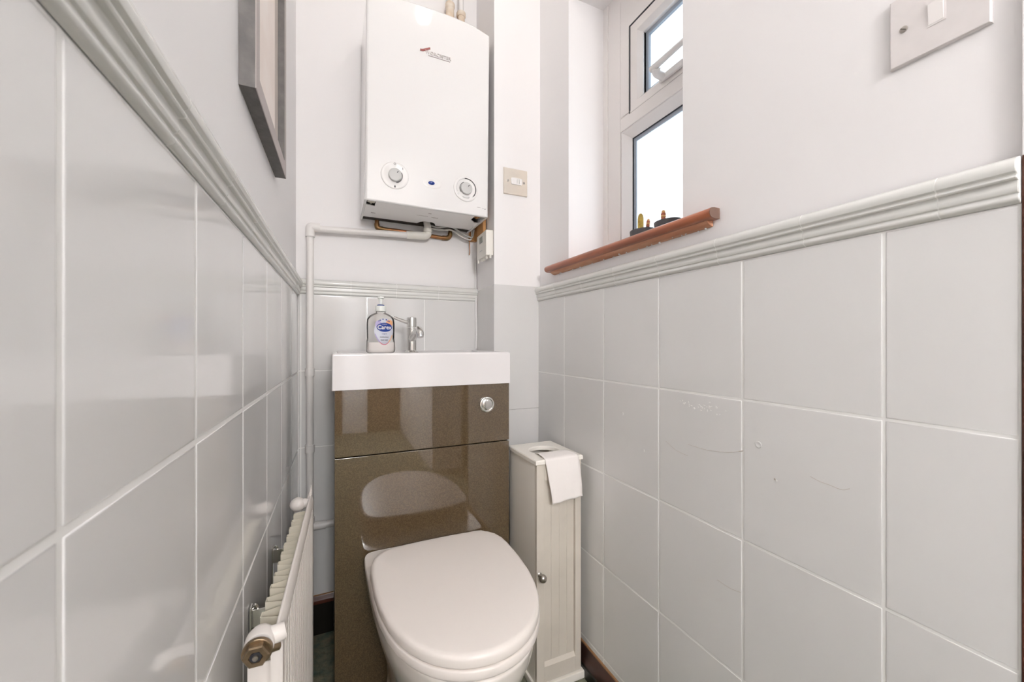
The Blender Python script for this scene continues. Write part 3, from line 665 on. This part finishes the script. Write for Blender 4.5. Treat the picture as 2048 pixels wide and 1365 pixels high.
text_bm('moisturising', .0052, lambda u, v, w_: bsurf(LC+u, .0500+v, .0004+w_), .0001, bold=.0001).build('small_print', M['black'], lab, smooth=0)
text_bm('hand wash', .0050, lambda u, v, w_: bsurf(LC+u, .0410+v, .0004+w_), .0001, bold=.0001).build('small_print', M['black'], lab, smooth=0)
pm = MB().lathe([(.0150, .128), (.0155, .129), (.0155, .141), (.0140, .1445), (.0085, .1455), (.0080, .147)], bw(0, 0, 0), n=28).build('pump', M['pump'], sb)
MB().lathe([(.0100, .1455), (.0105, .1460), (.0105, .1482), (.0098, .1486)], bw(0, 0, 0), n=28).build('pump_ring', M['bluelabel'], pm)
MB().lathe([(.0048, .1486), (.0050, .152), (.0055, .158), (.0060, .166), (.0095, .1675), (.0095, .1710), (.008, .1725), (.0004, .1728)], bw(0, 0, 0), n=24).tube([bw(0, 0, .1698), bw(.004, -.014, .1705), bw(.006, -.026, .168), bw(.007, -.031, .164)], [.0048, .0045, .0040, .0035], n=14, smooth=4).build('pump_nozzle', M['pump'], pm)

# ------------------------------------------------------------------ toilet
TCX = .242
WP = [(.606, 0), (.6075, .018), (.611, .035), (.6175, .054), (.628, .073), (.643, .092), (.662, .109), (.685, .1245), (.715, .139), (.75, .1502), (.80, .1595), (.86, .1645), (.93, .1655), (.965, .1625), (.990, .1545), (1.007, .1420), (1.018, .126), (1.024, .106), (1.027, .078), (1.0285, .04), (1.029, 0)]
CPW = [(.606, 0), (.6075, .018), (.611, .035), (.6175, .054), (.628, .073), (.643, .092), (.662, .109), (.685, .1245), (.715, .139), (.75, .1502), (.80, .1600), (.86, .1655), (.93, .1680), (.965, .1690), (.985, .1690), (.997, .1685), (1.008, .1680), (1.018, .1650), (1.025, .158), (1.0285, .14), (1.029, 0)]
def toil(P, z, yf=.606, yb=1.029, ws=1, cx=TCX, dz=0):
    k = (yb-yf)/(1.029-.606); R = []; L = []
    for y, w_ in P: R.append((cx+w_*ws, yf+(y-.606)*k, z)); L.append((cx-w_*ws, yf+(y-.606)*k, z))
    return R+L[-2:0:-1]
to = thing('toilet', (TCX, .86, 0), 'white back-to-wall toilet with closed seat in front of the brown cabinet', 'toilet')
zc = .401
mb = MB()
rings = [(0, .725, 1.110, .70), (.008, .722, 1.110, .71), (.06, .735, 1.110, .67), (.12, .730, 1.110, .67), (.18, .712, 1.110, .71), (.24, .682, 1.110, .79), (.29, .652, 1.110, .87), (.335, .628, 1.1105, .945), (.365, .614, 1.1108, .985), (.388, .608, 1.111, 1.0), (.397, .607, 1.111, 1.0), (zc, .611, 1.110, .985)]
def sm(rings, k=3):
    P = catmull([Vector((a, b, c_)) for a, b, c_, d in rings], k); Q = catmull([Vector((d, 0, 0)) for a, b, c_, d in rings], k)
    return [(p.x, p.y, p.z, q.x) for p, q in zip(P, Q)]
mb.loft([toil(CPW, z, yf, yb, ws) for z, yf, yb, ws in sm(rings)])
mb.build('pan', M['pan'], to, smooth=60)
# small locating screws for the hinges + hinges
for sx in (-1, 1):
    MB().lathe([(.0140, 0), (.0140, .003), (.010, .005), (.010, .017), (.008, .019)], (TCX+sx*.078, 1.062, zc), n=24).tube([(TCX+sx*.078, 1.062, zc+.015), (TCX+sx*.078, 1.022, zc+.015)], .007, n=12).build('hinge', M['seat'], to)
mb = MB(); mb.loft([toil(WP, z, .606+i, 1.029-i, ws) for z, i, ws in ((zc+.002, .006, .965), (zc+.0025, .002, .99), (zc+.007, -.001, 1.006), (zc+.018, -.001, 1.006), (zc+.0205, .002, .992), (zc+.021, .006, .965))])
mb.build('seat', M['seat'], to, smooth=50)
mb = MB(); zl0 = zc+.0225
LR = [(zl0, .006, .965), (zl0+.0008, .002, .988), (zl0+.004, .000, 1.0), (zl0+.014, .000, 1.0), (zl0+.0185, .0015, .992), (zl0+.0212, .005, .974), (zl0+.0225, .011, .940), (zl0+.0233, .030, .84), (zl0+.0240, .075, .62), (zl0+.0243, .13, .36), (zl0+.0244, .185, .08)]
mb.loft([toil(WP, z, .606+i, 1.029-i, ws) for z, i, ws in LR])
mb.build('lid', M['seat'], to, smooth=50)

# ------------------------------------------------------------------ tissue roll cabinet
X0, X1, Y0, Y1, ZT_ = .498, .649, .951, 1.1065, .6325
rc = thing('roll_cabinet', (.573, 1.045, 0), 'tall narrow cream storage cabinet for toilet rolls between toilet and tiled wall', 'cabinet')
Y1 = 1.136; bx_, by_ = X0+.004, Y0+.004
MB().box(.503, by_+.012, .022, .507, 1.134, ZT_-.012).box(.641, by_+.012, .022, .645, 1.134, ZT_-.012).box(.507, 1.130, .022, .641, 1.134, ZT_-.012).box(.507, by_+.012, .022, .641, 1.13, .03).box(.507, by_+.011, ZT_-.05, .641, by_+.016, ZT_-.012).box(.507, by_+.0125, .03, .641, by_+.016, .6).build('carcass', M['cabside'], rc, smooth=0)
# top with round dispensing hole
mb = MB(); hc = (.575, 1.045); hr = .045; n = 48
def sq(i, ins, z):
    a = 2*PI*i/n; c_, s_ = math.cos(a), math.sin(a); x0, x1, y0, y1 = X0+ins, X1-ins, Y0+ins, Y1-ins
    tx_ = ((x1-hc[0])/c_ if c_ > 0 else (x0-hc[0])/c_) if abs(c_) > 1e-6 else 9; ty_ = ((y1-hc[1])/s_ if s_ > 0 else (y0-hc[1])/s_) if abs(s_) > 1e-6 else 9
    t = min(tx_, ty_); return (hc[0]+c_*t, hc[1]+s_*t, z)
def circ(i, r_, z): a = 2*PI*i/n; return (hc[0]+r_*math.cos(a), hc[1]+r_*math.sin(a)*.97, z)
# make sure the corners are hit: warp nearest samples onto them
def sqr(ins, z):
    P = [list(sq(i, ins, z)) for i in range(n)]
    for cx_ in (X0+ins, X1-ins):
        for cy_ in (Y0+ins, Y1-ins):
            j = min(range(n), key=lambda k: (P[k][0]-cx_)**2+(P[k][1]-cy_)**2); P[j][0] = cx_; P[j][1] = cy_
    return P
R = [[circ(i, hr, ZT_-.012) for i in range(n)], sqr(.001, ZT_-.012), sqr(0, ZT_-.011), sqr(0, ZT_-.0025), sqr(.002, ZT_), [circ(i, hr+.002, ZT_) for i in range(n)], [circ(i, hr, ZT_-.002) for i in range(n)], [circ(i, hr, ZT_-.012) for i in range(n)]]
mb.loft(R, cap0=False, cap1=False)
bmesh.ops.remove_doubles(mb.bm, verts=mb.bm.verts, dist=1e-6)
mb.build('top', M['cabside'], rc, smooth=30)
# plinth
MB().box(X0-.001, Y0-.004, 0, X1+.005, 1.138, .022, .003).build('plinth', M['cabside'], rc)
# framed door with grooved panel
dr = MB(); fx0, fx1, fz0, fz1 = .503, .645, .024, ZT_-.0125; sw = .024
dr.box(fx0, by_, fz0, fx0+sw, by_+.012, fz1, .001).box(fx1-sw*.8, by_, fz0, fx1, by_+.012, fz1, .001)
dr.box(fx0+sw, by_, fz1-.045, fx1-sw*.8, by_+.012, fz1, .0005)
gx0, gx1 = fx0+sw, fx1-sw*.8
# bottom rail with a sloped top edge
dr.prism([(by_, fz0), (by_+.012, fz0), (by_+.012, fz0+.052), (by_+.007, fz0+.052), (by_, fz0+.042)], lambda p, q, t: (t, p, q), gx0, gx1)
pts = []; nb = 4; pw = (gx1-gx0)/nb
for k in range(nb):
    a = gx0+k*pw; pts += [(a, by_+.0080), (a+.0012, by_+.0068), (a+pw-.0012, by_+.0068)]
pts += [(gx1, by_+.0085), (gx1, by_+.011), (gx0, by_+.011)]
dr.prism(pts, lambda p, q, t: (p, q, t), fz0+.04, fz1-.04)
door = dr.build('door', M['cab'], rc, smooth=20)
MB().lathe([(.0065, 0), (.0065, .0015), (.0042, .003), (.0040, .010), (.0065, .013), (.0098, .017), (.0108, .021), (.0098, .0255), (.0060, .0285), (.0004, .0293)], (.5115, by_+.001, .322), (0, -1, 0), 28).build('door_knob', M['knobm'], door)
# hanging sheet of tissue
ti = MB(); NU, NV = 14, 44; G = []
path = []
for j in range(NV+1):
    s = j/NV
    if s < .36:
        t = s/.36; y = 1.035-(1.035-(Y0+.004))*t; z = ZT_+.0020+.0035*math.sin(PI*t)*(1-.4*t)-(.022*(1-t)**6)
    elif s < .42:
        t = (s-.36)/.06; a = t*PI/2; y = Y0+.004-.0062*math.sin(a); z = ZT_-.0045+.0065*math.cos(a)
    else:
        t = (s-.42)/.58; y = Y0-.0022-.005*math.sin(t*1.9)-.004*t; z = ZT_-.0045-.108*t
    path.append((y, z, s))
for y, z, s in path:
    row = []
    h = max(0, (s-.40)/.60); tw = max(0, .36-s)/.36
    for i in range(NU+1):
        u = i/NU
        xl = .526+.004*tw+.017*h; xr = .6335+.006*h-.003*tw-(.022*tw*tw)
        dz = (-.007*h*(1-u)+.002*h*u) if h else 0
        wv = .0012*math.sin(u*7+s*9)*(h+.2)+.0010*math.sin(u*17-s*5)*h
        row.append(ti.bm.verts.new((xl+(xr-xl)*u, y-abs(wv)*1.2-(.0 if s > .36 else 0), z+dz+(wv+.0012 if s < .36 else 0))))
    G.append(row)
for a, b in zip(G, G[1:]):
    for i in range(NU): ti.bm.faces.new((a[i], a[i+1], b[i+1], b[i]))
tis = ti.build('toilet_paper', M['tissue'], loc=(.58, .99, ZT_), smooth=80)
tag(tis, 'sheet of white toilet paper hanging over the front of the cream cabinet', 'toilet paper')
md = tis.modifiers.new('thickness', 'SOLIDIFY'); md.thickness = .0006; md.offset = 0
# the roll inside
ro = thing('toilet_roll', (.575, 1.045, .52), 'white toilet roll inside the cream cabinet, seen through its round hole', 'toilet roll')
MB().lathe([(.022, .0), (.052, .0), (.053, .003), (.053, .083), (.052, .086), (.022, .086), (.020, .084), (.020, .0)], (.575, 1.045, .50), n=40).build('paper', M['tissue'], ro)

# ------------------------------------------------------------------ radiator
ra = Vector((-.0573, .5756, 0)); rb = Vector((-.0406, 1.0435, 0)); ru = (rb-ra).normalized(); rn = Vector((ru.y, -ru.x, 0))
RZ0, RZ1 = .11, .595; RLEN = (rb-ra).length
def rf(u, n, z): p = ra+ru*u+rn*n; return (p.x, p.y, z)
rd = thing('radiator', rf(RLEN/2, -.02, RZ0), 'cream white panel radiator with ribbed front fixed low on the tiled wall', 'radiator')
# fluted panel front
mb = MB(); nfl = 26; prof = []
e = .020
prof.append((0, -.013)); prof.append((0, -.003)); prof.append((.002, 0)); prof.append((e-.006, 0)); 
pw = (RLEN-2*e)/nfl
for k in range(nfl):
    a = e+k*pw; prof += [(a, -.0003), (a+pw*.10, -.0075), (a+pw*.40, -.0075), (a+pw*.54, -.0003)]
prof += [(RLEN-e, -.0005), (RLEN-e+.004, 0), (RLEN-.002, 0), (RLEN, -.003), (RLEN, -.013)]
mb.prism(prof, lambda p, q, t: rf(p, q, t), RZ0, RZ1-.022)
pf = mb.build('panel', M['rad'], rd, smooth=20)
# rolled top and bottom seam
def seam(z0, sgn):
    pr = [(0, 0), (0, .010), (-.0018, .016), (-.0045, .0215), (-.0065, .0222), (-.0078, .0215), (-.0085, .016), (-.0110, .010), (-.0110, 0)]
    return MB().prism(pr, lambda p, q, t: rf(t, p, z0+sgn*q), 0, RLEN).build('rolled_edge', M['rad'], rd, smooth=50)
seam(RZ1-.0222, 1); seam(RZ0, -1)
# convector fins: folded sheet seen from above
fin = MB(); nf = 11; f0, f1 = .055, RLEN-.03; per = (f1-f0)/nf; zt = .575; P = []
for k in range(nf):
    a = f0+k*per
    P += [(a, -.0125), (a+per*.18, -.0345), (a+per*.50, -.0345), (a+per*.68, -.0125)]
P.append((f1, -.0125))
A = [fin.bm.verts.new(rf(u, n_, zt)) for u, n_ in P]; B = [fin.bm.verts.new(rf(u, n_, RZ0+.02)) for u, n_ in P]
for i in range(len(P)-1): fin.bm.faces.new((A[i], A[i+1], B[i+1], B[i]))
fo = fin.build('convector_fins', M['fin'], rd, smooth=0)
md = fo.modifiers.new('t', 'SOLIDIFY'); md.thickness = .0010; md.offset = 0
MB().box(-.0975, .592, RZ0+.01, -.068, .595, .543, .0008).build('end_cover', M['rad'], rd)
# fittings
def fit(parent_name, c, nut, zc_):
    c = Vector((*c, zc_))
    f = MB().lathe([(.0004, -.0165), (.008, -.0148), (.0135, -.0095), (.0163, -.001), (.0163, .012), (.0158, .014)] if nut else [(.0004, -.0168), (.008, -.0155), (.0140, -.0100), (.0172, 0), (.0140, .0100), (.008, .0155), (.0004, .0168)], c, (0, -1, 0), 28)
    f.tube([c+Vector((.008, 0, 0)), c+Vector((.026, .004, .002))], [.0120, .0095], n=18)
    return f
e1 = fit('e', (-.0800, .5700), True, .590-.002).build('elbow_fitting', M['rad'], rd)
cN = (-.0805, .553, .588)
MB().lathe([(.0150, 0), (.0160, .001), (.0160, .005), (.0148, .006)], cN, (-.03, -1, -.06), 28).build('washer', M['brass'], e1)
nt_ = MB().lathe([(.0140, .005), (.0140, .0115), (.0125, .013), (.0075, .0130), (.0068, .0115)], cN, (-.03, -1, -.06), 6).build('hex_plug', M['brass'], e1, smooth=20)
MB().lathe([(.0066, .0105), (.0060, .0125), (.0004, .0128)], cN, (-.03, -1, -.06), 20).build('plug_recess', M['black'], e1)
MB().lathe([(.0036, .012), (.0030, .0145), (.0004, .0150)], cN, (-.03, -1, -.06), 14).build('bleed_screw', M['knobm'], e1)
MB().tube([(-.070, .560, .581), (-.060, .566, .577)], [.0055, .0045], n=12).build('bleed_valve', M['brass'], e1)
fit('e', (-.0755, 1.0780), False, .565).build('elbow_fitting', M['rad'], rd)
MB().tube([(-.050, 1.055, .585), (-.0465, 1.050, .600), (-.0455, 1.048, .616)], [.005, .003, .0008], n=8).build('end_clip', M['rad'], rd)
for y_, z_ in ((.913, .545), (.706, .553)):
    xw = XL(y_)
    MB().box(xw+.001, y_-.0015, .20, xw+.004, y_+.0015+.010, z_, .0004).box(xw+.004, y_-.001, z_-.03, xw+.026, y_+.001, z_-.004, .0004).tube([(xw+.004, y_+.003, z_-.004), (xw+.008, y_+.003, z_+.002), (xw+.012, y_+.003, z_-.004)], .002, n=8, smooth=4).build('bracket', M['chrome'], rd)
# copper tail pipe to the floor
MB().tube([(-.0755, 1.085, .555), (-.0755, 1.088, .10), (-.0755, 1.088, 0)], .0075, n=14).build('tail_pipe', M['pipe'], rd)

# ------------------------------------------------------------------ things on the sill
zs = 1.2068
def potted(x, y, rx, ry, h, label, extra):
    o = thing('plant_pot', (x, y, zs), label, 'plant pot')
    R = []
    for k, z in ((.80, 0), (.84, .001), (1.0, h-.002), (1.0, h), (.94, h), (.92, h-.004)):
        R.append([(x+rx*k*math.cos(2*PI*i/28), y+ry*k*math.sin(2*PI*i/28), zs+z) for i in range(28)])
    MB().loft(R).build('pot', M['pot'], o)
    return o
po = potted(.760, .835, .030, .036, .046, 'dark grey pot with a yellow cactus on the sill, farther from the doorway', 1)
cx_, cy_ = .757, .838
cc = MB().lathe([(.0060, 0), (.0074, .006), (.0078, .022), (.0076, .038), (.0060, .047), (.0030, .051), (.0003, .052)], (cx_, cy_, zs+.041), n=20).build('cactus', M['cactus'], po)
po2 = potted(.760, .745, .030, .036, .0455, 'dark grey pot with only a beaded ornament on the sill, nearer the doorway', 2)
def ornament(x, y, z, s, tilt, label):
    o = thing('beaded_ornament', (x, y, z), label, 'ornament', 'beaded ornaments in the sill pots')
    q = lambda pr, nm, m: MB().lathe([(a*s, b*s) for a, b in pr], (x, y, z), (tilt, 0, 1), 20).build(nm, m, o)
    q([(.0012, -.012), (.0014, .0035)], 'stem', M['logod'])
    q([(.0020, .003), (.0042, .005), (.0050, .008), (.0042, .0108)], 'bead', M['beadred'])
    q([(.0042, .0108), (.0052, .013), (.0044, .0155)], 'bead', M['beadgold'])
    q([(.0044, .0155), (.0050, .018), (.0040, .0205)], 'bead', M['beadred'])
    q([(.0040, .0205), (.0036, .0235), (.0026, .0255), (.0003, .0262)], 'bead', M['beadgold'])
ornament(.757, .812, zs+.0450, 1.0, .12, 'small copper beaded ornament standing beside the yellow cactus')
ornament(.757, .757, zs+.0445, 1.25, 0, 'copper beaded ornament standing alone in the pot nearer the doorway')

# ------------------------------------------------------------------ marks on the right-hand tiles (old scuffs and filled holes)
mk = MB()
def wob(cy_, cz_, ry, rz_, n=14, h=.0006):
    ph = random.random()*6
    P = [(cy_+ry*math.cos(2*PI*i/n)*(1+.25*math.sin(3*i+ph)), cz_+rz_*math.sin(2*PI*i/n)*(1+.25*math.cos(2*i+ph))) for i in range(n)]
    mk.loft([[(XR+.0002, a, b) for a, b in P], [(XR-h, cy_+(a-cy_)*.85, cz_+(b-cz_)*.85) for a, b in P]], cap0=False)
for k in range(26): wob(.555+random.gauss(0, .018), .8235+random.gauss(0, .0045), random.uniform(.0006, .003), random.uniform(.0006, .0022), h=.0003)
for k in range(7): wob(.60+random.uniform(-.01, .02), .828+random.uniform(-.006, .006), .0012, .0014, h=.0003)
wob(.8015, .7725, .0012, .0035); wob(.7272, .6976, .001, .003); wob(.4205, .7235, .0010, .0016)
mk.build('paint_chips', M['white'], wr, smooth=0)
mk = MB()
mk.lathe([(.0058, -.001), (.0058, .0003), (.0050, .0008), (.0035, .0005), (.0005, .0003)], (XR, .4511, .7757), (-1, 0, 0), 28)
mk.build('filled_hole', M['tile_r'], wr, smooth=60)
mk = MB(); mk.lathe([(.0017, -.001), (.0016, .0004), (.0004, .0005)], (XR, .4231, .7252), (-1, 0, 0), 14)
def scratch(pts, r_=.00035): mk.tube([(XR-.0001, a, b) for a, b in pts], r_, n=5, smooth=5)
scratch([(.4815, .7570), (.51, .7480), (.555, .7415), (.60, .7420)]); scratch([(.4795, .7582), (.487, .7555)], .0009)
scratch([(.3701, .7463), (.357, .7425), (.3431, .7412), (.328, .7395), (.3183, .7444)]); scratch([(.5322, .5001), (.505, .4990), (.4833, .5033)])
scratch([(.66, .735), (.63, .722), (.60, .718)], .0003)
mk.build('scuff_marks', M['mount'], wr, smooth=0)

# ------------------------------------------------------------------ lamps
def lamp(name, loc, r_, m, label):
    o = thing(name, loc, label, 'ceiling light')
    x, y, z = loc
    MB().lathe([(.045, 0), (.045, -.012), (.030, -.020), (.012, -.024), (.012, -.05)], loc, n=28).build('ceiling_rose', M['white'], o)
    MB().lathe([(.0004, -r_), (r_*.38, -r_*.92), (r_*.71, -r_*.71), (r_*.92, -r_*.38), (r_, 0), (r_*.92, r_*.38), (r_*.71, r_*.71), (r_*.38, r_*.92), (.0004, r_)], (x, y, z-.05-r_*.9), n=28).build('globe', m, o)
lamp('ceiling_light', (.35, .80, CEIL), .034, M['bulbglass'], 'lit round globe light on the ceiling above the toilet')
hl = thing('added_fill_lantern', (.10, -1.6, CEIL), 'added round fill lantern hanging unseen in the hall behind the camera', 'lantern')  # extra lamp added out of view to even out the lighting
MB().tube([(.10, -1.6, CEIL), (.10, -1.6, 1.80)], .003, n=8).build('cord', M['white'], hl)
MB().lathe([(.16*math.sin(PI*i/16)+.0004, -.15*math.cos(PI*i/16)) for i in range(17)], (.10, -1.6, 1.66), n=32).build('shade', M['fillglobe'], hl)
# unseen brown panels added on the rear wall to darken the cabinet's reflections
st(MB().box(.34, -2.3, 0, 1.15, -2.27, 2.02, .002).build('reflection_panel', M['reflectbrown'], smooth=0))
st(MB().box(-.14, -2.3, 0, .09, -2.26, 2.05, .002).build('reflection_strip', M['reflectbrown'], smooth=0))
